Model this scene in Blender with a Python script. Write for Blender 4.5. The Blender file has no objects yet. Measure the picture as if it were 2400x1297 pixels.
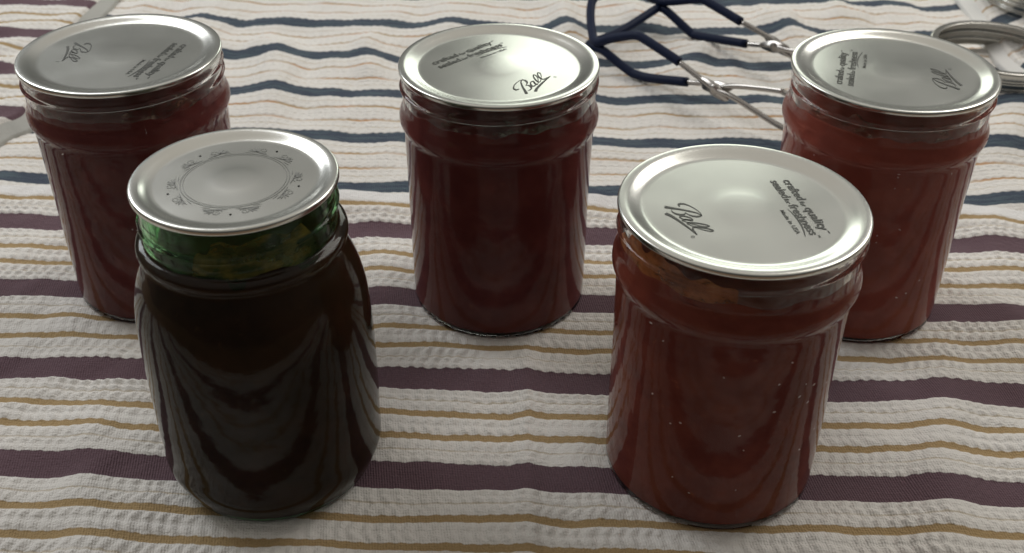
import bpy, math, random
import numpy as np
from mathutils import Matrix, Vector

random.seed(7)
sc = bpy.context.scene
MM = 0.001

# ------------------------------------------------------------------ camera
PITCH, ROLL, CAM_H, FPX = 0.6120, 0.008, 315.0, 2592.0
cam_d = bpy.data.cameras.new("camera")
cam = bpy.data.objects.new("camera", cam_d)
sc.collection.objects.link(cam)
sc.camera = cam
fw = Vector((0, math.cos(PITCH), -math.sin(PITCH)))
up = Vector((0, math.sin(PITCH), math.cos(PITCH)))
rt = Vector((1, 0, 0))
r2 = rt * math.cos(ROLL) + up * math.sin(ROLL)
u2 = -rt * math.sin(ROLL) + up * math.cos(ROLL)
cam.matrix_world = Matrix((
    (r2.x, u2.x, -fw.x, 0), (r2.y, u2.y, -fw.y, 0), (r2.z, u2.z, -fw.z, CAM_H * MM), (0, 0, 0, 1)))
cam_d.sensor_width = 36
cam_d.lens = 36 * FPX / 2400
cam_d.clip_start = 0.01
cam_d.clip_end = 50
cam_d.dof.use_dof = True
cam_d.dof.focus_distance = 0.43
cam_d.dof.aperture_fstop = 19

# ------------------------------------------------------------------ light
world = bpy.data.worlds.new("World")
sc.world = world
world.use_nodes = True
wn, wl = world.node_tree.nodes, world.node_tree.links
bg = wn["Background"]
tc = wn.new("ShaderNodeTexCoord")
sep = wn.new("ShaderNodeSeparateXYZ")
wl.new(tc.outputs["Generated"], sep.inputs[0])
rmp = wn.new("ShaderNodeValToRGB")
rmp.color_ramp.elements[0].position = 0.0
rmp.color_ramp.elements[0].color = (0.10, 0.095, 0.088, 1)
rmp.color_ramp.elements[1].position = 1.0
rmp.color_ramp.elements[1].color = (0.66, 0.62, 0.56, 1)
for ps, cl in ((0.30, (0.15, 0.15, 0.14)), (0.43, (0.19, 0.19, 0.178)), (0.58, (0.48, 0.46, 0.43)), (0.80, (0.52, 0.48, 0.43))):
    e = rmp.color_ramp.elements.new(ps)
    e.color = (*cl, 1)
wl.new(sep.outputs["Z"], rmp.inputs[0])
wl.new(rmp.outputs[0], bg.inputs[0])
side_f = wn.new("ShaderNodeMapRange")      # the room behind the viewer is darker than the window wall
side_f.inputs[1].default_value, side_f.inputs[2].default_value = -1.0, 1.0
side_f.inputs[3].default_value, side_f.inputs[4].default_value = 0.40, 1.0
wl.new(sep.outputs["Y"], side_f.inputs[0])
wl.new(side_f.outputs[0], bg.inputs[1])


def area(name, loc, target, sx, sy, radiance, col):
    d = bpy.data.lights.new(name, 'AREA')
    d.shape = 'RECTANGLE'
    d.size, d.size_y = sx, sy
    d.energy = radiance * math.pi * sx * sy
    d.color = col
    o = bpy.data.objects.new(name, d)
    o.location = loc
    o.rotation_euler = (Vector(target) - Vector(loc)).to_track_quat('-Z', 'Y').to_euler()
    sc.collection.objects.link(o)
    return o


area("window_light", (0.29, 2.15, 0.62), (0.0, 0.45, 0.05), 0.62, 0.68, 2.25, (0.95, 1.0, 0.88))
area("side_window_light", (-1.55, 1.55, 0.95), (0.0, 0.5, 0.05), 0.45, 0.7, 6.0, (0.93, 0.98, 1.0))
area("right_window_light", (1.7, 1.25, 0.75), (0.0, 0.5, 0.05), 0.3, 0.5, 3.5, (1.0, 0.98, 0.85))
area("high_left_fill", (-0.95, 1.15, 1.10), (-0.1, 0.65, 0.0), 0.9, 0.7, 4.1, (0.97, 0.98, 1.0))  # added fill lamp, brightens the cloth from outside the lids' mirror directions
area("high_right_fill", (1.00, 1.15, 1.10), (0.1, 0.65, 0.0), 0.9, 0.7, 4.6, (1.0, 0.96, 0.90))  # matching added fill on the right, not a source in the room

sc.view_settings.view_transform = 'Standard'
sc.view_settings.look = 'None'
sc.view_settings.exposure = 0.0
sc.view_settings.gamma = 1.0
sc.cycles.max_bounces = 16
sc.cycles.transmission_bounces = 14
sc.cycles.glossy_bounces = 8
sc.cycles.transparent_max_bounces = 12


# ------------------------------------------------------------------ helpers
def link(o, parent=None):
    sc.collection.objects.link(o)
    if parent is not None:
        o.parent = parent
    return o


def tag(o, label=None, cat=None, group=None, kind=None):
    if label: o["label"] = label
    if cat: o["category"] = cat
    if group: o["group"] = group
    if kind: o["kind"] = kind
    return o


def mesh_obj(name, verts, faces, mat, parent=None, smooth=True, scale=MM):
    me = bpy.data.meshes.new(name)
    v = np.asarray(verts, dtype=np.float64) * scale
    me.from_pydata(v.tolist(), [], [list(map(int, f)) for f in faces])
    me.update()
    if smooth:
        me.polygons.foreach_set("use_smooth", [True] * len(me.polygons))
    if mat is not None:
        me.materials.append(mat)
    o = bpy.data.objects.new(name, me)
    return link(o, parent)


def grid_obj(name, P, UV, mat, parent=None, double=0.0):
    """P: (n,m,3) mm array, UV: (n,m,2) mm array"""
    n, m = P.shape[:2]
    idx = np.arange(n * m).reshape(n, m)
    q = np.stack([idx[:-1, :-1], idx[:-1, 1:], idx[1:, 1:], idx[1:, :-1]], -1).reshape(-1, 4)
    me = bpy.data.meshes.new(name)
    me.vertices.add(n * m)
    me.vertices.foreach_set("co", (P.reshape(-1, 3) * MM).astype(np.float32).ravel())
    me.loops.add(q.size)
    me.loops.foreach_set("vertex_index", q.ravel().astype(np.int32))
    me.polygons.add(len(q))
    me.polygons.foreach_set("loop_start", np.arange(0, q.size, 4, dtype=np.int32))
    me.polygons.foreach_set("loop_total", np.full(len(q), 4, dtype=np.int32))
    me.update(calc_edges=True)
    uv = me.uv_layers.new(name="UVMap")
    uv.data.foreach_set("uv", UV.reshape(-1, 2)[q.ravel()].astype(np.float32).ravel())
    me.polygons.foreach_set("use_smooth", np.ones(len(q), dtype=bool))
    me.validate()
    me.materials.append(mat)
    o = bpy.data.objects.new(name, me)
    return link(o, parent)


def catmull(pts, n=6):
    pts = np.asarray(pts, float)
    out = []
    N = len(pts)
    for i in range(N - 1):
        p0 = pts[max(i - 1, 0)]; p1 = pts[i]; p2 = pts[i + 1]; p3 = pts[min(i + 2, N - 1)]
        for k in range(n):
            t = k / n
            out.append(0.5 * ((2 * p1) + (-p0 + p2) * t + (2 * p0 - 5 * p1 + 4 * p2 - p3) * t * t
                              + (-p0 + 3 * p1 - 3 * p2 + p3) * t ** 3))
    out.append(pts[-1])
    return np.array(out)


def lathe(profile, segs=128, rfun=None, arc=None):
    """profile (r,z) mm list -> verts, faces. rfun(r,z,theta array, index)->r"""
    prof = np.asarray(profile, float)
    closed = arc is None
    th = np.linspace(0, 2 * math.pi, segs, endpoint=False) if closed else np.linspace(arc[0], arc[1], segs)
    verts, faces, rows = [], [], []
    for i, (r, z) in enumerate(prof):
        if r < 1e-6:
            rows.append([len(verts)]); verts.append((0, 0, z)); continue
        rr = np.full(segs, r) if rfun is None else rfun(r, z, th, i)
        b = len(verts)
        verts += list(zip(rr * np.cos(th), rr * np.sin(th), np.full(segs, z)))
        rows.append(list(range(b, b + segs)))
    K = segs if closed else segs - 1
    for a, b in zip(rows[:-1], rows[1:]):
        for k in range(K):
            k2 = (k + 1) % segs
            if len(a) == 1 and len(b) == 1: continue
            if len(a) == 1: faces.append((a[0], b[k2], b[k]))
            elif len(b) == 1: faces.append((a[k], a[k2], b[0]))
            else: faces.append((a[k], a[k2], b[k2], b[k]))
    return verts, faces


def tube(pts, rad, seg=12, n=8, caps=True, flat=None):
    """swept round bar through 3-D mm points. rad scalar or per-point"""
    pts = np.asarray(pts, float)
    rad = np.broadcast_to(np.asarray(rad, float), (len(pts),)) if np.ndim(rad) <= 1 else rad
    C = catmull(np.concatenate([pts, rad[:, None]], 1), n) if n > 1 else np.concatenate([pts, rad[:, None]], 1)
    P, R = C[:, :3], C[:, 3]
    T = np.gradient(P, axis=0)
    T /= np.linalg.norm(T, axis=1)[:, None]
    up0 = np.array([0.0, 0.0, 1.0])
    if abs(T[0] @ up0) > 0.9: up0 = np.array([1.0, 0, 0])
    nrm = up0 - T[0] * (up0 @ T[0]); nrm /= np.linalg.norm(nrm)
    verts, faces = [], []
    for i in range(len(P)):
        nrm = nrm - T[i] * (nrm @ T[i]); nrm /= np.linalg.norm(nrm)
        bn = np.cross(T[i], nrm)
        for k in range(seg):
            a = 2 * math.pi * k / seg
            verts.append(P[i] + R[i] * (math.cos(a) * nrm + math.sin(a) * bn))
    for i in range(len(P) - 1):
        for k in range(seg):
            k2 = (k + 1) % seg
            faces.append((i * seg + k, i * seg + k2, (i + 1) * seg + k2, (i + 1) * seg + k))
    if caps:
        faces.append(tuple(range(seg - 1, -1, -1)))
        b = (len(P) - 1) * seg
        faces.append(tuple(range(b, b + seg)))
    return verts, faces


def join(parts):
    V, F = [], []
    for v, f in parts:
        b = len(V)
        V += [tuple(x) for x in v]
        F += [tuple(i + b for i in q) for q in f]
    return V, F


def ribbon(pts, widths, n=8, z=0.0):
    """flat brush stroke (2-D mm points)"""
    pts = np.asarray(pts, float); widths = np.asarray(widths, float)
    C = catmull(np.concatenate([pts, widths[:, None]], 1), n)
    P, W = C[:, :2], np.maximum(C[:, 2], 0.05)
    T = np.gradient(P, axis=0); T /= (np.linalg.norm(T, axis=1)[:, None] + 1e-9)
    Nn = np.stack([-T[:, 1], T[:, 0]], 1)
    L = P + Nn * W[:, None] / 2; Rr = P - Nn * W[:, None] / 2
    v = [(x, y, z) for x, y in L] + [(x, y, z) for x, y in Rr]
    m = len(P)
    f = [(i, m + i, m + i + 1, i + 1) for i in range(m - 1)]
    return v, f


class Noise2:
    def __init__(self, seed, wl_, n=24, spread=2.0):
        r = np.random.RandomState(int(seed))
        k = 2 * math.pi / (wl_ * spread ** (r.rand(n) * 2 - 1))
        a = r.rand(n) * 2 * math.pi
        self.kx, self.ky, self.p = k * np.cos(a), k * np.sin(a), r.rand(n) * 6.28
        self.n = n

    def __call__(self, x, y):
        o = 0.0
        for kx, ky, p in zip(self.kx, self.ky, self.p):
            o = o + np.sin(kx * x + ky * y + p)
        return o / math.sqrt(self.n / 2)


# ------------------------------------------------------------------ materials
class NT:
    def __init__(self, name):
        self.m = bpy.data.materials.new(name)
        self.m.use_nodes = True
        self.t = self.m.node_tree
        self.b = self.t.nodes["Principled BSDF"]
        self.out = self.t.nodes["Material Output"]

    def n(self, typ, **kw):
        x = self.t.nodes.new("ShaderNode" + typ)
        for k, v in kw.items():
            setattr(x, k, v)
        return x

    def l(self, a, b): self.t.links.new(a, b)

    def val(self, s, x):
        if isinstance(x, (int, float)): s.default_value = x
        else: self.l(x, s)

    def math(self, op, a, b=None, c=None, clamp=False):
        x = self.n("Math", operation=op, use_clamp=clamp)
        self.val(x.inputs[0], a)
        if b is not None: self.val(x.inputs[1], b)
        if c is not None: self.val(x.inputs[2], c)
        return x.outputs[0]

    def step(self, v, lo, hi, a=0.0, b=1.0):
        x = self.n("MapRange", interpolation_type='SMOOTHSTEP')
        self.val(x.inputs[0], v)
        x.inputs[1].default_value, x.inputs[2].default_value = lo, hi
        x.inputs[3].default_value, x.inputs[4].default_value = a, b
        return x.outputs[0]

    def mix(self, f, a, b):
        x = self.n("Mix", data_type='RGBA')
        self.val(x.inputs[0], f)
        for s, c in ((x.inputs[6], a), (x.inputs[7], b)):
            if isinstance(c, tuple): s.default_value = (*c, 1)
            else: self.l(c, s)
        return x.outputs[2]

    def noise(self, vec, scale, detail=2.0, rough=0.5):
        x = self.n("TexNoise")
        x.inputs["Scale"].default_value = scale
        x.inputs["Detail"].default_value = detail
        x.inputs["Roughness"].default_value = rough
        if vec is not None: self.l(vec, x.inputs["Vector"])
        return x.outputs["Fac"]

    def vec(self, x, y, z=0.0):
        c = self.n("CombineXYZ")
        for s, v in zip(c.inputs, (x, y, z)): self.val(s, v)
        return c.outputs[0]


def plain(name, col, rough=0.5, metal=0.0, **kw):
    t = NT(name)
    t.b.inputs["Base Color"].default_value = (*col, 1)
    t.b.inputs["Roughness"].default_value = rough
    t.b.inputs["Metallic"].default_value = metal
    for k, v in kw.items():
        t.b.inputs[k.replace("_", " ")].default_value = v
    return t


PITCH_U = 5.2     # pitch of the knotted bumps along a row, mm


def towel_mat(name, kind, period, v0, hem=None):
    t = NT(name)
    uvn = t.n("UVMap"); uvn.uv_map = "UVMap"
    s = t.n("SeparateXYZ"); t.l(uvn.outputs[0], s.inputs[0])
    u, v = s.outputs[0], s.outputs[1]
    uv = t.vec(u, v)
    wob = t.noise(t.vec(t.math('MULTIPLY', u, 0.10), t.math('MULTIPLY', v, 0.05)), 1.0, 2)
    sc1 = t.math('SINE', t.math('MULTIPLY_ADD', u, 2 * math.pi / PITCH_U, t.math('MULTIPLY', wob, 4.0)))
    vv = t.math('ADD', v, t.math('MULTIPLY', sc1, 0.17))
    vv = t.math('ADD', vv, t.math('MULTIPLY', t.math('SUBTRACT', wob, 0.5), 1.0))
    fine = t.noise(uv, 1.1, 2)
    vv = t.math('ADD', vv, t.math('MULTIPLY', t.math('SUBTRACT', fine, 0.5), 0.5))
    ph = t.math('PINGPONG', t.math('ADD', t.math('SUBTRACT', vv, v0), period * 40), period / 2)
    big = t.noise(uv, 0.025, 3)
    mid = t.noise(t.vec(t.math('MULTIPLY', u, 0.05), t.math('MULTIPLY', v, 0.4)), 1.0, 2)
    white = t.mix(big, (0.70, 0.675, 0.635), (0.76, 0.74, 0.71))
    if kind == 'purple':
        band, gold1, gw = 7.1, 22.3, 1.9
        bandc = t.mix(fine, (0.098, 0.058, 0.072), (0.162, 0.104, 0.122))
        goldc = t.mix(fine, (0.30, 0.205, 0.095), (0.44, 0.32, 0.175))
        goldf = 1.0
        faint = 14.2
    else:
        band, gold1, gw = 6.4, 21.0, 1.15
        bl = t.mix(t.step(mid, 0.42, 0.62), (0.034, 0.044, 0.070), (0.066, 0.094, 0.110))
        bandc = t.mix(t.math('MULTIPLY', fine, 0.5), bl, (0.10, 0.13, 0.17))
        goldc = t.mix(t.step(mid, 0.4, 0.65), (0.42, 0.31, 0.18), (0.48, 0.25, 0.11))
        goldf = t.step(t.noise(t.vec(t.math('MULTIPLY', u, 0.03), t.math('MULTIPLY', v, 0.12)), 1.0, 2), 0.3, 0.6, 0.35, 1.0)
        faint = 12.6
    fuzz = t.noise(uv, 2.3, 3, 0.7)
    col = t.mix(t.step(fuzz, 0.35, 0.65, 0.0, 0.22), white, (0.56, 0.54, 0.50))
    ff = t.math('MULTIPLY', t.step(t.math('ABSOLUTE', t.math('SUBTRACT', ph, faint)), 0.25, 0.7, 1.0, 0.0),
                t.step(mid, 0.3, 0.6, 0.25, 0.6))
    col = t.mix(ff, col, (0.42, 0.34, 0.22))
    gf = t.math('MULTIPLY', t.step(t.math('ABSOLUTE', t.math('SUBTRACT', ph, gold1)), gw - 0.3, gw + 0.35, 1.0, 0.0), goldf)
    col = t.mix(gf, col, goldc)
    bf = t.step(ph, band - 0.3, band + 0.3, 1.0, 0.0)
    col = t.mix(bf, col, bandc)
    if hem is not None:
        hf = t.step(v, hem, hem + 0.5)
        col = t.mix(hf, col, (0.74, 0.73, 0.72))
    t.l(col, t.b.inputs["Base Color"])
    t.b.inputs["Roughness"].default_value = 0.95
    t.b.inputs["Specular IOR Level"].default_value = 0.1
    t.b.inputs["Sheen Weight"].default_value = 0.08
    # woven relief: cross ribs in the flat bands, fuzz in the white rows
    rib = t.math('SINE', t.math('MULTIPLY_ADD', u, 2 * math.pi / 1.05, t.math('MULTIPLY', v, 0.9)))
    rib2 = t.math('SINE', t.math('MULTIPLY', v, 2 * math.pi / 1.3))
    h = t.math('ADD', t.math('MULTIPLY', rib, t.math('MULTIPLY_ADD', bf, 0.10, 0.06)), t.math('MULTIPLY', rib2, 0.04))
    h = t.math('ADD', h, t.math('MULTIPLY', fine, 0.55))
    h = t.math('ADD', h, t.math('MULTIPLY', t.noise(uv, 0.45, 2), 0.9))
    bp = t.n("Bump")
    bp.inputs["Strength"].default_value = 0.65
    bp.inputs["Distance"].default_value = MM
    t.l(h, bp.inputs["Height"])
    t.l(bp.outputs[0], t.b.inputs["Normal"])
    return t.m


def glass_mat(name, col, rough=0.085):
    t = plain(name, col, rough)
    t.b.inputs["Transmission Weight"].default_value = 1.0
    t.b.inputs["IOR"].default_value = 1.28
    tc_ = t.n("TexCoord")
    nz = t.math('ADD', t.noise(tc_.outputs["Object"], 55.0, 2), t.math('MULTIPLY', t.noise(tc_.outputs["Object"], 190.0, 2), 0.25))
    bp = t.n("Bump"); bp.inputs["Strength"].default_value = 0.35; bp.inputs["Distance"].default_value = MM
    t.l(nz, bp.inputs["Height"]); t.l(bp.outputs[0], t.b.inputs["Normal"])
    return t.m


M_GLASS = glass_mat("clear_glass", (0.96, 0.985, 0.965))
M_GREEN = glass_mat("green_glass", (0.36, 0.80, 0.40))


def preserve_mat(name, c1, c2):
    t = NT(name)
    tc_ = t.n("TexCoord")
    f = t.noise(tc_.outputs["Object"], 55.0, 4, 0.6)
    col = t.mix(t.step(f, 0.35, 0.68), c1, c2)
    f2 = t.noise(tc_.outputs["Object"], 260.0, 3, 0.6)
    col = t.mix(t.step(f2, 0.66, 0.76, 0.0, 0.35), col, (c2[0] * 1.9, c2[1] * 2.2, c2[2] * 1.6))
    t.l(col, t.b.inputs["Base Color"])
    t.b.inputs["Roughness"].default_value = 0.5
    t.b.inputs["Specular IOR Level"].default_value = 0.06
    return t.m


M_JAM_DARK = preserve_mat("dark_red_preserve", (0.145, 0.036, 0.034), (0.195, 0.052, 0.046))
M_JAM_RED = preserve_mat("red_preserve", (0.175, 0.038, 0.026), (0.24, 0.058, 0.037))
M_JAM_BRIGHT = preserve_mat("bright_red_preserve", (0.285, 0.070, 0.052), (0.37, 0.096, 0.068))
M_JAM_BLACK = preserve_mat("black_preserve", (0.060, 0.014, 0.016), (0.095, 0.020, 0.021))


def residue_mat(name, cols, scale, alpha_lo, alpha_hi):
    t = NT(name)
    tc_ = t.n("TexCoord")
    mp = t.n("Mapping"); mp.inputs["Scale"].default_value = (1, 1, 1.6)
    t.l(tc_.outputs["Object"], mp.inputs[0])
    f = t.noise(mp.outputs[0], scale, 5, 0.62)
    r = t.n("ValToRGB")
    r.color_ramp.elements[0].color = (*cols[0], 1); r.color_ramp.elements[0].position = 0.32
    r.color_ramp.elements[1].color = (*cols[-1], 1); r.color_ramp.elements[1].position = 0.70
    for i, c in enumerate(cols[1:-1]):
        e = r.color_ramp.elements.new(0.32 + 0.38 * (i + 1) / (len(cols) - 1)); e.color = (*c, 1)
    t.l(f, r.inputs[0])
    t.l(r.outputs[0], t.b.inputs["Base Color"])
    g = t.noise(mp.outputs[0], scale * 1.7, 5, 0.65)
    t.l(t.step(g, alpha_lo, alpha_hi), t.b.inputs["Alpha"])
    t.b.inputs["Roughness"].default_value = 0.4
    return t.m


M_FOG = residue_mat("fogged_residue", [(0.05, 0.045, 0.03), (0.22, 0.22, 0.17), (0.54, 0.55, 0.48)], 60, 0.44, 0.68)
M_ORANGE = residue_mat("orange_residue", [(0.16, 0.04, 0.014), (0.42, 0.13, 0.035), (0.50, 0.24, 0.10)], 80, 0.22, 0.52)
M_BROWN = residue_mat("brown_residue", [(0.08, 0.04, 0.026), (0.24, 0.13, 0.085), (0.56, 0.48, 0.39)], 70, 0.46, 0.74)
M_MOTTLE = residue_mat("mottled_residue", [(0.012, 0.014, 0.010), (0.06, 0.04, 0.02), (0.42, 0.15, 0.045), (0.46, 0.24, 0.09)], 50, 0.25, 0.62)


def lid_mat(name, col, rough):
    t = plain(name, col, rough, 1.0)
    tc_ = t.n("TexCoord")
    n2 = t.noise(tc_.outputs["Object"], 40.0, 3)
    t.l(t.math('MULTIPLY_ADD', n2, 0.12, rough - 0.06), t.b.inputs["Roughness"])
    return t.m


M_LID = lid_mat("tin_lid", (0.72, 0.73, 0.69), 0.225)
M_BAND = lid_mat("tin_band", (0.46, 0.45, 0.42), 0.24)
M_STEEL = lid_mat("chromed_wire", (0.40, 0.38, 0.36), 0.24)
M_DULL = lid_mat("dull_rivet", (0.30, 0.28, 0.26), 0.4)
M_SPECK = plain("bubble_glint", (0.75, 0.58, 0.52), 0.3).m  # pale colour stands in for the glint on air bubbles
M_PRINT = plain("black_print", (0.055, 0.058, 0.05), 0.5).m
M_PALEPRINT = plain("grey_print", (0.27, 0.275, 0.26), 0.4, 0.5).m
M_RUBBER = plain("navy_rubber", (0.005, 0.011, 0.036), 0.55, Specular_IOR_Level=0.15).m
M_WOOD = plain("table_wood", (0.20, 0.12, 0.07), 0.5).m

TILT = -0.032
CT, ST = math.cos(TILT), math.sin(TILT)

POS = {'A': (-170.6, 447.2), 'B': (-6.3, 438.8), 'C': (79.0, 324.2), 'D': (162.0, 436.9), 'E': (-93.5, 323.2)}
H_WIDE, R_WIDE = 118.8, 43.0
H_GREEN, R_GREEN = 128.8, 34.8


# ------------------------------------------------------------------ towels
def row_height(d, u, v, edges, seed, period):
    """relief of the knotted white rows. d: distance to band centre"""
    h = np.zeros_like(d)
    nz = Noise2(seed, 9.0)(u * 0.5, v * 0.4)
    k = np.floor(v / (period / 2)).astype(int)
    for i, (a, b) in enumerate(edges):
        c = np.clip((d - a) / (b - a), 0, 1)
        m = (d > a) & (d < b)
        prof = np.sin(math.pi * c) ** 0.6
        skew = np.where((k + i) % 2 == 0, 1.0, -1.0)
        bump = 0.5 + 0.5 * np.cos(2 * math.pi * (u / PITCH_U + skew * c * 0.45 + i * 0.37 + k * 0.21) + 0.6 * nz)
        h = np.where(m, prof * (0.25 + 0.75 * bump), h)
    return h


def ridges(x, y, lst):
    z = np.zeros_like(x)
    for x0, y0, x1, y1, w, hh in lst:
        dx, dy = x1 - x0, y1 - y0
        L = math.hypot(dx, dy) + 1e-6
        s = ((x - x0) * dx + (y - y0) * dy) / L
        t = ((x - x0) * dy - (y - y0) * dx) / L
        e = np.maximum(0, np.maximum(-s, s - L))
        z += hh * np.exp(-(t / w) ** 2 - (e / (w * 1.6)) ** 2)
    return z


def flatten_jars(x, y, z, keep=0.0):
    for n, (jx, jy) in POS.items():
        r = np.hypot(x - jx, y - jy)
        f = 1 / (1 + np.exp(-(r - 44) / 3.0))
        z = keep + (z - keep) * f
    return z


PURPLE_ROWS = [(7.1, 10.6), (10.6, 14.2), (14.2, 20.4), (24.3, 29.36)]
BLUE_ROWS = [(6.4, 9.4), (9.4, 12.6), (12.6, 16.2), (16.2, 20.2), (22.0, 25.5), (25.5, 29.01)]
PUR_P, PUR_V0 = 58.65, 486.3
BLU_P, BLU_V0 = 58.02, 533.0

M_TOWEL_P = towel_mat("purple_striped_cotton", 'purple', PUR_P, PUR_V0, hem=511.5)
M_TOWEL_F = towel_mat("purple_striped_cotton_flap", 'purple', 59.0, 772.0)
M_TOWEL_B = towel_mat("blue_striped_cotton", 'blue', BLU_P, BLU_V0)
M_HEM = plain("white_hem_cotton", (0.66, 0.655, 0.63), 0.95)
_n = M_HEM.noise(M_HEM.n("TexCoord").outputs["Object"], 700.0, 3)
_b = M_HEM.n("Bump"); _b.inputs["Strength"].default_value = 0.4; _b.inputs["Distance"].default_value = 0.0006
M_HEM.l(_n, _b.inputs["Height"]); M_HEM.l(_b.outputs[0], M_HEM.b.inputs["Normal"])
M_HEM = M_HEM.m
M_HEMGREY = M_HEM.copy(); M_HEMGREY.name = "grey_hem_cotton"
M_HEMGREY.node_tree.nodes["Principled BSDF"].inputs["Base Color"].default_value = (0.40, 0.40, 0.375, 1)


def pingpong(a, half):
    a = np.mod(a, 2 * half)
    return np.where(a > half, 2 * half - a, a)


# front towel ----------------------------------------------------------------
xs = np.arange(-430, 431, 1.0)
END_V = 521.0
vs = np.concatenate([np.linspace(150, 245, 60), np.arange(246, END_V - 1, 0.9), np.linspace(END_V - 1, END_V + 2.5, 8)])
U, V = np.meshgrid(xs, vs)
nzA = Noise2(3, 60)(U, V); nzB = Noise2(4, 28)(U, V)
X = U.copy()
Y = (V + X * ST) / CT
d = pingpong(V - PUR_V0, PUR_P / 2)
rel = row_height(d, U, V, PURPLE_ROWS, 11, PUR_P)
rel = np.where(V > 511.5, 0.25, rel)
wr = ridges(X, Y, [(7, 385, 6, 230, 5.0, 1.8), (188, 372, 150, 240, 12, 3.6), (228, 330, 196, 240, 12, 2.0),
                   (-205, 422, -200, 400, 12, 2.5), (-170, 330, -152, 240, 11, 2.6), (-66, 470, -60, 430, 12, 2.2),
                   (-270, 400, -250, 300, 18, 2.0), (60, 300, 20, 240, 16, 1.4), (250, 470, 235, 420, 16, 1.8)])
wr += 0.5 * nzA + 0.25 * nzB
lift_ = 3.6 / (1 + np.exp(-(V - 500) / 5.0))
base = flatten_jars(X, Y, wr, 0.0) + lift_
amp = flatten_jars(X, Y, 1.2 + 0.3 * Noise2(8, 80)(U, V), 0.4)
Z = base + amp * rel
over = np.clip((V - (END_V - 0.5)) / 3.0, 0, 1)
Z = Z - over ** 1.5 * 5.2
Y = Y - np.clip((V - (END_V + 0.8)) / 1.7, 0, 1) ** 2 * 1.6
edge_wave = 1.3 * Noise2(31, 90)(U, V * 0)
Y = Y + edge_wave * np.clip((V - 480) / 40, 0, 1)
front = grid_obj("towel", np.stack([X, Y, Z], -1), np.stack([U, V], -1), M_TOWEL_P)
tag(front, "white towel with wide purple and thin gold stripes under all the jars", "towel")

# back towel -----------------------------------------------------------------
xs = np.arange(-560, 561, 1.25)
vs = np.concatenate([np.arange(480, 860, 1.0), np.linspace(860, 1080, 70)])
U, V = np.meshgrid(xs, vs)
X = U.copy(); Y = (V + X * ST) / CT
d = pingpong(V - BLU_V0, BLU_P / 2)
rel = row_height(d, U, V, BLUE_ROWS, 12, BLU_P)
wr = ridges(X, Y, [(-166, 724, -150, 625, 14, 5.0), (-104, 728, -98, 690, 11, 4.5), (38, 795, 40, 752, 11, 7.0),
                   (128, 716, 112, 688, 13, 5.0), (197, 782, 201, 752, 15, 9.0), (150, 668, 160, 640, 16, 3.0),
                   (330, 655, 292, 590, 20, 8.0), (262, 560, 280, 530, 20, 3.0), (-40, 800, -44, 770, 16, 5.0),
                   (-235, 800, -230, 760, 14, 4.0), (10, 720, 20, 640, 18, 2.5), (-280, 660, -250, 560, 14, 2.0),
                   (75, 830, 90, 790, 14, 5.0), (235, 850, 240, 790, 18, 5.0)])
wr += 0.8 * Noise2(5, 70)(U, V) + (0.22 + 0.42 * np.clip((V - 600) / 120, 0, 1)) * Noise2(6, 34)(U, V * 0.6)
Z = wr + 0.9 * rel
Z = Z - 3.0 * np.clip((525 - V) / 15, 0, 1)
back = grid_obj("towel", np.stack([X, Y, Z], -1), np.stack([U, V], -1), M_TOWEL_B)
tag(back, "white towel with wide navy blue and thin orange stripes behind the jars", "towel")


def flap(name, outer, centre, mat, label, hem_w, top_z, angle, v_shift, rows, period, v0, seed, wobble, hem_mat):
    """a cloth lying on top: boundary polyline, rays towards a far centre"""
    B = catmull(outer, 40)
    Lc = np.concatenate([[0], np.cumsum(np.hypot(*np.diff(B, axis=0).T))])
    S = np.arange(0, Lc[-1], 1.2)
    B = np.stack([np.interp(S, Lc, B[:, 0]), np.interp(S, Lc, B[:, 1])], 1)
    dirn = np.asarray(centre, float) - B
    D = np.linalg.norm(dirn, axis=1)[:, None]
    dirn /= D
    w = np.concatenate([np.array([-0.6, -0.5, 0.0, 0.6, 1.5]), np.arange(2.6, hem_w, 1.2), np.arange(hem_w, 150, 1.2), np.linspace(152, 420, 30)])
    P = B[:, None, :] + dirn[:, None, :] * w[None, :, None]
    X, Y = P[..., 0], P[..., 1]
    W = np.broadcast_to(w[None, :], X.shape)
    prof = np.interp(w, [-0.6, -0.5, 0.0, 0.6, 1.5, hem_w, hem_w + 2.5, hem_w + 14], [0.0, 0.8, 2.2, 2.9, 3.2, top_z - 2.0, top_z, top_z + 0.5])
    ca, sa = math.cos(angle), math.sin(angle)
    V = Y * ca - X * sa
    U = X * ca + Y * sa
    d = pingpong(V - v0, period / 2)
    rel = row_height(d, U, V, rows, seed, period) * np.clip((W - hem_w) / 2.0, 0, 1)
    Z = prof[None, :] + 0.95 * rel + wobble * Noise2(seed, 45)(X, Y) * np.clip(W / 20, 0.15, 1)
    k = int(np.searchsorted(w, hem_w))
    main = grid_obj(name, np.stack([X, Y, Z], -1)[:, k:], np.stack([U, V], -1)[:, k:], mat)
    hem = grid_obj("hem", np.stack([X, Y, Z], -1)[:, :k + 1], np.stack([U, V], -1)[:, :k + 1], hem_mat, main)
    tag(main, label, "towel")
    return main


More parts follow.
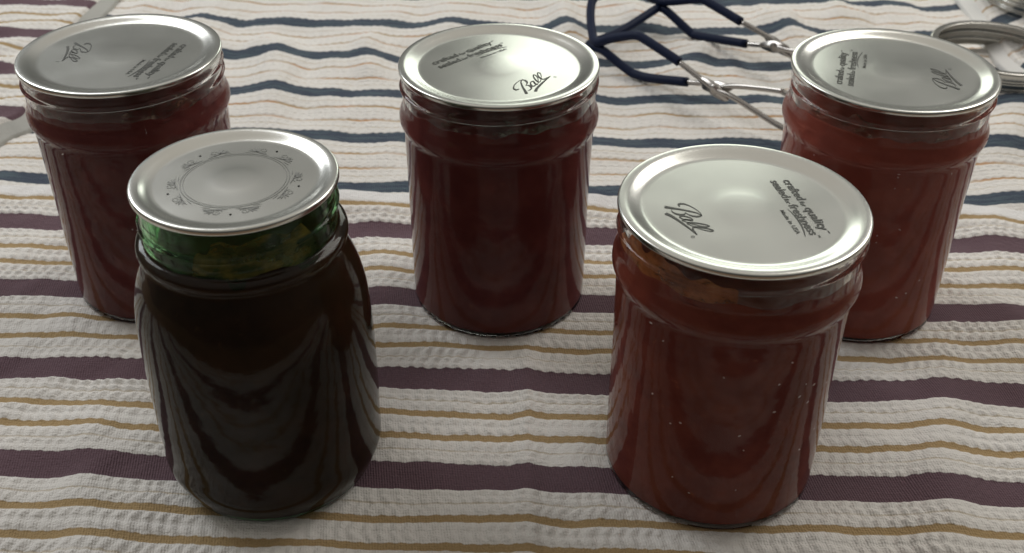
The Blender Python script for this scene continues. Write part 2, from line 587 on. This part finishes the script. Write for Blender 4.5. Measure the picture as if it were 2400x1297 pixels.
flap("towel", [(-300, 905), (-301, 850), (-302, 816), (-301.5, 790), (-304, 745), (-302, 690), (-297, 640), (-290.5, 606),
               (-292.5, 594), (-299, 586), (-306, 568), (-318, 548), (-345, 525), (-400, 490)],
     (-900, 1100), M_TOWEL_F, "purple striped towel with a plain hem folded over at the far left",
     10.0, 9.0, TILT, 0, PURPLE_ROWS, 59.0, 772.0, 21, 0.9, M_HEMGREY)
flap("towel", [(346, 905), (343, 850), (341, 822), (339.5, 790), (337, 765), (332, 735), (331, 700), (337, 676), (352, 655), (385, 640), (450, 630)],
     (950, 1000), M_TOWEL_B, "blue striped towel corner lying under the loose screw bands at the right edge",
     9.0, 7.5, 0.62, 0, BLUE_ROWS, BLU_P, BLU_V0, 22, 1.0, M_HEM)

# table under the cloths
tv = []
for (x0, y0, x1, y1, z0, z1) in ((-900, -150, 900, 1350, -34, -9),):
    tv = [(x0, y0, z0), (x1, y0, z0), (x1, y1, z0), (x0, y1, z0), (x0, y0, z1), (x1, y0, z1), (x1, y1, z1), (x0, y1, z1)]
tf = [(3, 2, 1, 0), (4, 5, 6, 7), (0, 1, 5, 4), (1, 2, 6, 5), (2, 3, 7, 6), (3, 0, 4, 7)]
tag(mesh_obj("table_top", tv, tf, M_WOOD, smooth=False), kind="structure")

# ------------------------------------------------------------------ lid print
STROKES = [
    ([(-7.4, -20.7), (-9.1, -20.4), (-9.0, -18.8), (-7.5, -17.3), (-5.6, -16.2), (-3.4, -15.3), (-1.4, -15.0), (-0.3, -15.4),
      (-0.1, -16.7), (-0.7, -18.2), (-1.8, -19.2), (-3.2, -20.0)], [.25, .9, .75, .45, .35, .3, .3, .5, .95, .8, .4, .3]),
    ([(-3.3, -20.0), (-2.5, -20.4), (-2.2, -21.4), (-2.7, -22.8), (-3.8, -23.8), (-5.1, -24.2), (-6.2, -24.0)], [.3, .5, .9, .9, .5, .35, .25]),
    ([(-0.2, -15.0), (-2.1, -16.0), (-3.3, -17.4), (-5.1, -20.1), (-6.5, -22.6), (-8.3, -25.8)], [.3, .5, .7, .8, 1.0, 1.35]),
    ([(2.0, -19.0), (0.5, -19.2), (-0.9, -20.6), (-1.5, -22.0), (-0.7, -22.7), (0.8, -21.8), (2.0, -19.6)], [.4, .5, .65, .75, .5, .4, .35]),
    ([(2.1, -18.9), (1.2, -20.8), (0.9, -22.0), (1.3, -22.4), (2.2, -21.9)], [.6, .7, .65, .45, .35]),
    ([(2.0, -22.0), (3.9, -20.2), (5.7, -18.0), (6.7, -16.0), (6.6, -14.8), (5.7, -15.3), (4.3, -17.5), (3.3, -19.9), (3.2, -21.3), (3.9, -21.4)],
     [.35, .35, .4, .5, .5, .55, .65, .75, .6, .35]),
    ([(3.9, -21.4), (6.1, -19.7), (8.4, -17.4), (9.6, -15.5), (9.6, -14.4), (8.7, -14.8), (7.3, -16.7), (6.4, -18.7), (6.3, -20.2), (7.3, -20.7), (9.0, -20.6), (10.9, -20.4)],
     [.35, .35, .4, .5, .5, .55, .65, .75, .65, .5, .4, .25]),
    ([(-4.1, -26.7), (-1.6, -25.1), (2.2, -23.4), (7.1, -21.6), (10.9, -20.5)], [1.35, 1.1, .9, .6, .2]),
]


def ring2d(cx, cy, r, w, n=14, z=0.0):
    a = [(cx + r * math.cos(2 * math.pi * i / n), cy + r * math.sin(2 * math.pi * i / n)) for i in range(n + 1)]
    return ribbon(a, [w] * (n + 1), 1 if n > 20 else 2, z)


def text_mesh(body, size, width, cx, base, z=0.0, spread=1.0):
    """built-in vector font -> flat mesh in mm, scaled to the given width, centred on cx"""
    cu = bpy.data.curves.new("text", 'FONT')
    cu.body = body
    cu.size = size
    cu.resolution_u = 3
    cu.offset = 0.02 * size
    o = bpy.data.objects.new("text", cu)
    sc.collection.objects.link(o)
    dg = bpy.context.evaluated_depsgraph_get()
    me = bpy.data.meshes.new_from_object(o.evaluated_get(dg))
    v = np.array([tuple(p.co) for p in me.vertices])
    f = [tuple(p.vertices) for p in me.polygons]
    bpy.data.objects.remove(o); bpy.data.curves.remove(cu); bpy.data.meshes.remove(me)
    w = v[:, 0].max() - v[:, 0].min()
    v[:, 0] = (v[:, 0] - v[:, 0].min()) * width / w + cx - width / 2
    v[:, 1] += base
    v[:, 2] = z
    return v.tolist(), f


LOGO = join([ribbon(p, w, 6) for p, w in STROKES] + [ring2d(11.9, -22.2, 0.55, 0.2, 10)])
LOGO[0][:] = [(x * 0.98, y, z) for x, y, z in LOGO[0]]
T1 = join([text_mesh("crafted", 4.6, 14.0, -11.2, 21.0), text_mesh("for", 2.6, 3.4, -1.6, 21.0), text_mesh("quality", 4.6, 14.6, 8.2, 21.0),
           ribbon([(16.0, 23.2), (17.6, 23.2)], [.4, .4], 2)])
T2 = join([text_mesh("sealed", 4.6, 12.0, -12.6, 16.4), text_mesh("for", 2.6, 3.4, -4.2, 16.4), text_mesh("freshness", 4.6, 19.4, 7.8, 16.4),
           text_mesh("TM", 1.2, 1.5, 18.6, 18.6)])
ARC = ribbon([(0.5, 15.3), (5, 15.9), (10, 15.9), (14, 15.4), (18, 14.4)], [.15, .4, .5, .5, .25], 6)
T3 = text_mesh("Made in USA", 2.2, 15.0, 8.6, 12.2)
TEXT = join([T1, T2, ARC, T3])

# scroll border of the green jar's lid
orn = []
for rr_, ww_ in ((17.2, 0.22), (18.1, 0.34)):
    orn.append(ring2d(0, 0, rr_, ww_, 96))
for k in range(10):
    a0 = math.radians(36 * k + 8)
    s = 1 if k % 2 else -1

    def pol(r, da):
        a = a0 + s * math.radians(da)
        return (r * math.cos(a), r * math.sin(a))
    orn.append(ring2d(*pol(22.4, 18), 0.22, 0.36, 8))
    c0 = pol(21.2, 6)
    sp = []
    for i in range(16):
        t = i / 15
        q = 1.75 * (1 - 0.78 * t); ang = a0 + s * (2.2 + t * 9.0)
        sp.append((c0[0] + q * math.cos(ang), c0[1] + q * math.sin(ang)))
    orn.append(ribbon(sp, [0.3] * 16, 3))
    orn.append(ribbon([pol(19.0, 15), pol(19.2, 9), pol(19.6, 3), pol(20.2, -1)], [.15, .45, .5, .3], 5))
    for j, (r1, d1) in enumerate(((22.6, -0.5), (22.4, -4), (21.4, -7), (20.4, -9))):
        orn.append(ribbon([pol(19.7, 2 - j), pol((19.9 + r1) / 2, d1 * 0.6 + 1), pol(r1, d1)], [.25, .62, .22], 5))
    orn.append(ribbon([pol(18.9, -3), pol(19.1, -8), pol(19.4, -12)], [.2, .35, .1], 4))
ORN = join(orn)


# ------------------------------------------------------------------ jars
def lid_profile(R, panel, H):
    k = (R - panel) / 8.8
    p = [(R - 0.6, H - 2.1), (R - 0.05, H - 2.0), (R + 0.05, H - 1.3), (R - 0.05, H - 0.55), (R - 0.4, H - 0.12), (R - 1.1 * k, H), (R - 2.3 * k, H - 0.02),
         (R - 3.6 * k, H - 0.25), (R - 4.8 * k, H - 0.66), (R - 6.0 * k, H - 1.14), (R - 7.2 * k, H - 1.55), (R - 8.2 * k, H - 1.78), (R - 9.2 * k, H - 1.86), (R - 11 * k, H - 1.87),
         (panel * 0.6, H - 1.84), (panel * 0.42, H - 1.80), (panel * 0.32, H - 1.74), (panel * 0.24, H - 1.66), (panel * 0.14, H - 1.60), (panel * 0.06, H - 1.58), (0.0, H - 1.575)]
    q = catmull(p, 4)
    q[:, 0] = np.maximum(q[:, 0], 0)
    q[-1, 0] = 0
    under = [(0, H - 2.2), (panel, H - 2.5), (R - 2.0, H - 1.4), (R - 0.9, H - 1.7), (R - 0.6, H - 2.1)]
    return list(map(tuple, under)) + list(map(tuple, q))


def seg_dist(px, py, pts):
    best = np.full(px.shape, 1e9)
    for (x0, y0), (x1, y1) in zip(pts[:-1], pts[1:]):
        dx, dy = x1 - x0, y1 - y0
        L = dx * dx + dy * dy + 1e-9
        t = np.clip(((px - x0) * dx + (py - y0) * dy) / L, 0, 1)
        best = np.minimum(best, np.hypot(px - x0 - t * dx, py - y0 - t * dy))
    return best


def make_jar(name, label, pos, H, R, panel, outer, inner, jam_prof, glass, jam, lid_angle, lid_shift, ornament, residue, thread, emboss, seed, bubbles=0, z0=0.1):
    root = bpy.data.objects.new(name, None)
    root.empty_display_size = 0.03
    root.location = (pos[0] * MM, pos[1] * MM, z0 * MM)
    link(root)
    tag(root, label, "jar")
    out_s = catmull(outer, 5)
    inn_s = catmull(inner, 3)
    prof = np.concatenate([out_s, inn_s])
    prof[:, 0] = np.maximum(prof[:, 0], 0)
    prof[0, 0] = 0; prof[-1, 0] = 0
    no = len(out_s)

    def rf(r, z, th, i):
        rr = np.full(len(th), r)
        if i >= no: return rr
        for (z1, z2, a0, a1, amp, wid) in thread:
            t = np.mod(th - math.radians(a0), 2 * math.pi) / math.radians(a1 - a0)
            on = np.clip(np.minimum(t, 1 - t) * 12, 0, 1) * (t <= 1)
            rr = rr + amp * on * np.exp(-((z - (z1 + (z2 - z1) * t)) / wid) ** 2)
        for kind, ang, sx, zc, amp in emboss:
            da = np.mod(th - math.radians(ang) + math.pi, 2 * math.pi) - math.pi
            px = da * r; py = np.full_like(px, z - zc)
            if kind == 'script':
                if abs(z - zc) > 16: continue
                dd = np.full(px.shape, 1e9)
                for p_, w_ in STROKES:
                    pp = [(x * sx, (y + 20.5) * sx) for x, y in p_]
                    dd = np.minimum(dd, seg_dist(px, py, pp))
                rr = rr + amp * np.exp(-(dd / 1.1) ** 2)
            elif kind == 'lattice':
                w = np.clip((sx - np.abs(da * r)) / 3, 0, 1) * np.clip((34 - abs(z - zc)) / 4, 0, 1)
                l1 = np.abs(np.mod((px + py * 0.62) / 9.0, 1) - 0.5); l2 = np.abs(np.mod((px - py * 0.62) / 9.0, 1) - 0.5)
                rr = rr - amp * w * (np.exp(-(l1 / 0.09) ** 2) + np.exp(-(l2 / 0.09) ** 2))
        # slight waviness of pressed glass
        rr = rr + 0.06 * np.sin(3 * th + z * 0.05 + seed) + 0.04 * np.sin(7 * th - z * 0.09 + 2 * seed)
        return rr
    v, f = lathe(prof, 220, rf)
    mesh_obj("glass_jar", v, f, glass, root)
    jp = catmull(jam_prof, 4); jp[:, 0] = np.maximum(jp[:, 0], 0); jp[0, 0] = 0; jp[-1, 0] = 0
    nz = Noise2(seed, 18)

    def jf(r, z, th, i):
        return np.full(len(th), r)
    v, f = lathe(jp, 96, jf)
    v = [(x, y, z + (0.6 * float(nz(np.array(x), np.array(y))) if z > jam_prof[-1][1] - 2 else 0)) for x, y, z in v]
    mesh_obj("preserves", v, f, jam, root)
    for (mat, a0, a1, zb, zt, rin, sd, jag) in residue:
        n_ = max(24, int(abs(a1 - a0) / 0.9))
        th = np.radians(np.linspace(a0, a1, n_))
        q = Noise2(sd, 10.0)
        tops = zt + jag * q(np.degrees(th) * 0.4, np.zeros(n_)) + 0
        tt = np.linspace(0, 1, n_)
        if abs(a1 - a0) < 350:      # the smear thins out towards both ends
            q2 = Noise2(sd + 7, 10.0)
            ends = np.clip(np.minimum(tt, 1 - tt) * abs(a1 - a0) / 16.0 + 0.22 * q2(np.degrees(th) * 0.5, np.zeros(n_)), 0.03, 1) ** 0.7
            tops = zb + (np.clip(tops, zb + 0.6, H - 2.4) - zb) * ends
        tops = np.clip(tops, zb + 0.15, H - 2.4)
        rv, rfc = [], []
        rows = 8
        for j in range(rows + 1):
            for i in range(n_):
                z = zb + (tops[i] - zb) * j / rows
                rr = rin(z) + 0.12
                rv.append((rr * math.cos(th[i]), rr * math.sin(th[i]), z))
        for j in range(rows):
            for i in range(n_ - 1):
                a = j * n_ + i
                rfc.append((a, a + 1, a + n_ + 1, a + n_))
        mesh_obj("food_residue", rv, rfc, mat, root)
    rb = random.Random(int(seed * 10))
    parts = []
    for _ in range(bubbles):
        a = math.radians(rb.uniform(-150, -30)); z = 12 + 78 * rb.random() ** 0.8
        r0 = np.interp(z, [p[1] for p in jam_prof[3:8]], [p[0] for p in jam_prof[3:8]]) + 0.05
        wd, hd, tl = rb.uniform(0.25, 0.7), rb.uniform(0.2, 0.4), rb.uniform(-0.6, 0.6)
        n_ = 8
        bv = [((r0 + 0.15) * math.cos(a), (r0 + 0.15) * math.sin(a), z)]
        for i in range(n_):
            q = 2 * math.pi * i / n_
            du = wd * math.cos(q); dz = hd * math.sin(q) + tl * du
            bv.append((r0 * math.cos(a + du / r0), r0 * math.sin(a + du / r0), z + dz))
        parts.append((bv, [(0, 1 + i, 1 + (i + 1) % n_) for i in range(n_)]))
    if parts:
        v, f = join(parts)
        tag(mesh_obj("air_bubble_glints", v, f, M_SPECK, root), kind="stuff")  # bubble flecks with their bright glint painted in as pale colour
    lp = lid_profile(R, panel, H)
    v, f = lathe(lp, 160)
    lid = mesh_obj("lid", v, f, M_LID, root)
    ca, sa = math.cos(math.radians(lid_angle)), math.sin(math.radians(lid_angle))
    sets = [("printed_scrollwork", ORN, M_PALEPRINT)] if ornament else [("printed_script", LOGO, M_PRINT), ("printed_lettering", TEXT, M_PRINT)]
    for nm, (pv, pf), pm in sets:
        vv = [(x * ca - y * sa + lid_shift[0], x * sa + y * ca + lid_shift[1], H - 1.72) for x, y, _ in pv]
        mesh_obj(nm, vv, pf, pm, lid, smooth=False)
    return root


W_OUT = [(0, 2.6), (20, 2.3), (32, 1.6), (35.6, 0.5), (37.9, 0.0), (39.6, 0.4), (40.4, 1.6), (40.6, 5.0), (40.8, 14), (41.0, 30), (41.1, 55), (41.4, 76), (41.7, 87),
         (41.9, 89.6), (42.3, 91.0), (43.0, 92.6), (43.6, 94.6), (43.5, 96.6), (42.9, 98.4), (42.2, 100.0), (41.9, 101.4), (41.9, 103), (41.9, 106), (41.9, 107.2), (41.9, 108.4),
         (41.9, 109.6), (41.9, 110.8), (41.9, 112), (41.9, 113.2), (41.9, 114.4), (41.7, 115.4), (41.2, 116.1), (40.2, 116.5)]
W_IN = [(39.4, 116.4), (39.0, 115.8), (38.9, 114), (38.9, 109), (38.8, 102.5), (38.7, 99), (39.2, 96), (39.3, 92.5), (39.0, 88), (38.8, 60), (38.7, 25), (38.6, 10), (38.4, 3.9), (35.8, 2.5), (20, 3.3), (0, 3.9)]
W_JAM = [(0, 3.7), (20, 3.0), (36, 2.2), (38.7, 3.6), (38.8, 10), (38.9, 25), (39.0, 60), (39.2, 88), (39.5, 92.5), (39.4, 96), (39.1, 98.7), (39.0, 101), (38.95, 103.6), (37.4, 103.3), (30, 103), (0, 103)]


def w_rin(z): return float(np.interp(z, [99, 102.5, 109, 116], [38.75, 38.8, 38.9, 38.9]))


W_THREAD = lambda a: [(109.2, 112.6, a, a + 250, 1.15, 0.75), (106.6, 109.4, a + 190, a + 330, 1.0, 0.7)]

G_OUT = [(0, 2.6), (18, 2.3), (28, 1.6), (32, 0.5), (34.4, 0.0), (36.4, 0.5), (38.3, 2.4), (39.9, 6), (41.9, 12), (41.9, 20), (42.2, 32), (42.2, 50), (42.0, 66), (41.4, 78), (40.2, 86), (38.2, 93),
         (35.9, 98.0), (34.4, 100.8), (34.1, 102.4), (34.9, 103.6), (36.0, 104.6), (36.3, 106), (36.0, 107.4), (34.8, 108.4), (33.4, 109.2), (33.0, 110.4), (33.0, 112), (33.0, 114), (33.0, 116), (33.0, 118),
         (33.0, 120), (33.0, 122), (33.0, 124), (32.9, 125.3), (32.4, 126.0), (31.7, 126.3)]
G_IN = [(30.8, 126.0), (30.3, 125), (30.2, 122), (30.2, 112), (30.4, 108), (31.6, 103), (33.2, 99.5), (35.4, 94), (37.5, 87), (38.9, 78), (39.5, 66), (39.7, 45), (39.6, 25), (39.2, 13), (37.4, 5.8), (34, 3.0), (20, 3.4), (0, 3.9)]
G_JAM = [(0, 3.7), (20, 3.1), (34, 2.7), (37.6, 5.5), (39.4, 13), (39.8, 25), (39.9, 45), (39.7, 66), (39.1, 78), (37.7, 87), (35.6, 94), (33.4, 99.5), (31.8, 103), (30.6, 107.0), (29.0, 106.8), (0, 106.6)]


def g_rin(z): return float(np.interp(z, [103, 108, 112, 126], [31.6, 30.4, 30.2, 30.2]))


make_jar("preserve_jar", "dark red jar at far left, partly behind the green glass jar", POS['A'], H_WIDE, R_WIDE, 34.2,
         W_OUT, W_IN, W_JAM, M_GLASS, M_JAM_DARK, -102.7, (-0.5, -1.5), False,
         [(M_BROWN, -130, -20, 103, 110, w_rin, 41, 2.0), (M_BROWN, 20, 200, 103, 108, w_rin, 42, 1.5)], W_THREAD(150), [('lattice', -168, 22, 50, 0.18)], 1.0, 8)
make_jar("preserve_jar", "dark red jar standing in the middle of the back row, its lid shining white", POS['B'], H_WIDE, R_WIDE, 34.2,
         W_OUT, W_IN, W_JAM, M_GLASS, M_JAM_DARK, 43.0, (0, -2.5), False,
         [(M_FOG, -95, 5, 103, 113, w_rin, 43, 1.6), (M_BROWN, -170, -88, 103, 108, w_rin, 44, 2.0), (M_FOG, 30, 180, 103, 112, w_rin, 45, 2.0)],
         W_THREAD(160), [('script', -95, 1.5, 55, 0.2), ('lattice', 170, 22, 50, 0.18)], 2.0)
make_jar("preserve_jar", "front right jar of red preserve with a clump of orange food stuck under its lid", POS['C'], H_WIDE, R_WIDE, 34.2,
         W_OUT, W_IN, W_JAM, M_GLASS, M_JAM_RED, -79.1, (0, -3.0), False,
         [(M_ORANGE, -185, -100, 103, 112.0, w_rin, 46, 1.5), (M_BROWN, 0, 160, 103, 109, w_rin, 47, 2.0)],
         W_THREAD(155), [('script', -92, 1.7, 52, 0.15), ('lattice', -172, 20, 45, 0.25)], 3.0, 22)
make_jar("preserve_jar", "red preserve jar at back right, in front of the loose screw band and tongs", POS['D'], H_WIDE, R_WIDE, 34.2,
         W_OUT, W_IN, W_JAM, M_GLASS, M_JAM_BRIGHT, 73.1, (0, -2.5), False,
         [(M_BROWN, -175, -60, 103, 110.5, w_rin, 48, 1.8), (M_FOG, -60, 30, 103, 109, w_rin, 49, 1.5), (M_BROWN, 30, 180, 103, 109, w_rin, 50, 2.0)],
         W_THREAD(170), [('script', -100, 1.6, 52, 0.15)], 4.0, 26)
make_jar("preserve_jar", "green glass jar of blackish preserve with a grey scroll border printed on its lid", POS['E'], H_GREEN, R_GREEN, 27.6,
         G_OUT, G_IN, G_JAM, M_GREEN, M_JAM_BLACK, 0.0, (0, 0), True,
         [(M_MOTTLE, -112, -22, 107, 121, g_rin, 51, 1.2), (M_MOTTLE, -25, 150, 107, 113, g_rin, 53, 1.5)], [(114.5, 119.0, 170, 430, 1.15, 0.8), (111.8, 115.0, 10, 200, 1.0, 0.8)],
         [], 5.0)


# ------------------------------------------------------------------ loose screw bands
def screw_band(name, label, loc, rot, R, Hh):
    pr = [(R - 0.9, 0.0), (R - 0.2, 0.1), (R, 0.7), (R - 0.1, 1.4), (R - 0.7, 2.0)]
    for z in (4.2, 9.4):
        pr += [(R - 1.1, z - 1.2), (R - 0.6, z + 0.6), (R - 0.6, z + 1.8), (R - 1.1, z + 3.0)]
    pr += [(R - 0.9, Hh - 3.6), (R - 0.8, Hh - 1.6), (R - 1.0, Hh - 0.6), (R - 1.6, Hh - 0.1), (R - 2.6, Hh), (R - 5.5, Hh - 0.1), (R - 5.9, Hh - 0.45), (R - 5.5, Hh - 0.8),
           (R - 2.6, Hh - 0.75), (R - 1.8, Hh - 1.2), (R - 1.55, Hh - 3.4)]
    for i in range(2):
        z = Hh - 5.4 - i * 5.4
        pr += [(R - 1.5, z + 1.6), (R - 0.9, z + 0.3), (R - 0.9, z - 1.0), (R - 1.5, z - 2.4)]
    pr += [(R - 1.3, 1.6), (R - 0.9, 0.6), (R - 0.9, 0.0)]
    q = catmull(pr, 3)

    def rf(r, z, th, i):
        rr = np.full(len(th), r)
        if i < len(q) * 0.5 and 1.5 < z < Hh - 4:
            rr = rr + 0.10 * np.sin(th * 110) * np.clip((Hh - 3.5 - z) / 2, 0, 1) * np.clip((z - 11) / 2, 0, 1)
        return rr
    v, f = lathe(q, 440, rf)
    o = mesh_obj(name, v, f, M_BAND)
    o.location = Vector(loc) * MM
    o.rotation_euler = rot
    tag(o, label, "screw band")
    return o


screw_band("screw_band", "loose silver screw band lying right behind the back right jar", (322, 690, 2.6), (0.02, 0.02, 0.3), 45.0, 18.0)
screw_band("screw_band", "silver screw band cut off by the top right corner of the photo", (400, 799, 5.0), (0.0, 0.02, 1.0), 45.0, 18.0)

# ------------------------------------------------------------------ jar lifter
W1 = [(55.7, 703.0, 15.9), (64.7, 693.6, 22.2), (74.0, 683.7, 28.3), (79.5, 677.9, 31.1), (83.9, 673.3, 30.9), (100.2, 656.3, 26.2), (104.7, 651.5, 24.7), (118.3, 637.2, 19.9), (125.5, 629.7, 17.0), (135.6, 619.0, 16.5), (152.4, 601.4, 11.9), (162.3, 591.0, 10.0), (185, 568, 7.0)]
W2 = [(59.9, 698.5, 11.8), (70.1, 687.9, 7.4), (77.5, 680.1, 4.7), (80.8, 676.7, 4.4), (89.4, 667.5, 6.0), (110.1, 645.8, 13.6), (121.4, 633.9, 17.5), (125.5, 629.7, 17.0), (135.5, 619.2, 23.1), (155.5, 598.1, 30.5), (159.9, 593.5, 30.4), (182, 571, 30)]
U1 = [(98.1, 775.3, 20.2), (105.7, 767.3, 19.8), (112.3, 760.3, 22.5), (128.1, 743.7, 30.6), (132.5, 739.1, 31.6), (154.4, 716.1, 25.7), (172.1, 697.5, 20.5), (175.1, 694.3, 17.6), (190, 678, 12), (215, 652, 8)]
U2 = [(106.1, 766.9, 15.1), (110.9, 761.8, 14.0), (125.9, 746.0, 5.2), (130.0, 741.8, 4.8), (159.0, 711.3, 11.7), (175.1, 694.3, 17.6), (184.8, 684.1, 19.1), (205, 664, 26)]
X1 = [(55.7, 702.9, 15.8), (53.3, 719.5, 18.1), (53.6, 740.3, 25.0), (57.7, 753.4, 28.4), (71.9, 767.8, 32.0), (88.1, 774.1, 26.6), (98.0, 775.3, 20.1)]
X2 = [(59.9, 698.5, 11.9), (52.1, 710.3, 10.2), (55.7, 720.6, 8.3), (75.0, 735.2, 10.2), (102.6, 764.7, 15.2), (106.0, 767.0, 15.0)]
lifter = bpy.data.objects.new("jar_lifter", None)
lifter.empty_display_size = 0.03
lifter.location = (0.120, 0.690, 0.0)
link(lifter)
tag(lifter, "jar lifting tongs with navy rubber coated loops and bare metal handles behind the jars", "tongs")
OFF = np.array([120.0, 690.0, 0.0])


def lpart(name, vf, mat, parent=None):
    v, f = vf
    return mesh_obj(name, [tuple(np.array(q) - OFF) for q in v], f, mat, parent or lifter)


side = np.array([0.70, 0.70, 0.0])
RUB, WIRE = 3.05, 1.8
j1 = lpart("rubber_jaw", tube(W1[6::-1][:-1] + X1 + U1[1:6], RUB, 14, 8), M_RUBBER)
j2 = lpart("rubber_jaw", tube(W2[5::-1][:-1] + [W2[0]] + X2[1:] + U2[1:5], RUB, 14, 8), M_RUBBER)
for nm, pts, k, off in (("handle_rod", W1[6:], 2, -1.6), ("handle_rod", W2[5:], 2, 1.6), ("handle_rod", U1[5:], 2, 1.6), ("handle_rod", U2[4:], 1, -1.6)):
    P = np.array(pts, float)
    P[1:] += side * off * 0.8
    lpart(nm, tube(P, WIRE, 12, 6), M_STEEL)


def rivet_plate(c, dirv, off):
    c = np.array(c, float) + side * off
    dv = np.array(dirv, float); dv /= np.linalg.norm(dv)
    nn = np.cross(dv, side); nn /= np.linalg.norm(nn)
    hv, hf = [], []
    n = 28
    for s in (-0.7, 0.7):
        for i in range(n):
            a = 2 * math.pi * i / n
            L, Wd = 12.0, 4.2
            x = math.copysign(abs(math.cos(a)) ** 1.0, math.cos(a)) * L
            y = math.sin(a) * Wd * (1 - 0.25 * abs(math.cos(a)))
            hv.append(c + dv * x + nn * y + side * s)
    for i in range(n):
        k = (i + 1) % n
        hf.append((i, k, n + k, n + i))
    hf.append(tuple(range(n - 1, -1, -1))); hf.append(tuple(range(n, 2 * n)))
    return hv, hf


def rivet(c, off, r=3.3):
    c = np.array(c, float)
    pts = [c - side * (off + 0.6), c - side * off, c + side * off, c + side * (off + 0.6)]
    return tube(np.array(pts), [r * 0.6, r, r, r * 0.6], 18, 1)


lpart("pivot_plate", rivet_plate((125.5, 629.7, 17), (0.68, -0.7, -0.32), -1.7), M_STEEL)
lpart("pivot_plate", rivet_plate((125.5, 629.7, 17), (0.68, -0.7, 0.30), 1.7), M_STEEL)
lpart("pivot_plate", rivet_plate((175.1, 694.3, 17.6), (0.68, -0.7, -0.35), 1.7), M_STEEL)
lpart("pivot_plate", rivet_plate((175.1, 694.3, 17.6), (0.68, -0.7, 0.20), -1.7), M_STEEL)
lpart("rivet", rivet((125.5, 629.7, 17), 2.6), M_STEEL)
lpart("rivet", rivet((175.1, 694.3, 17.6), 2.6), M_DULL)
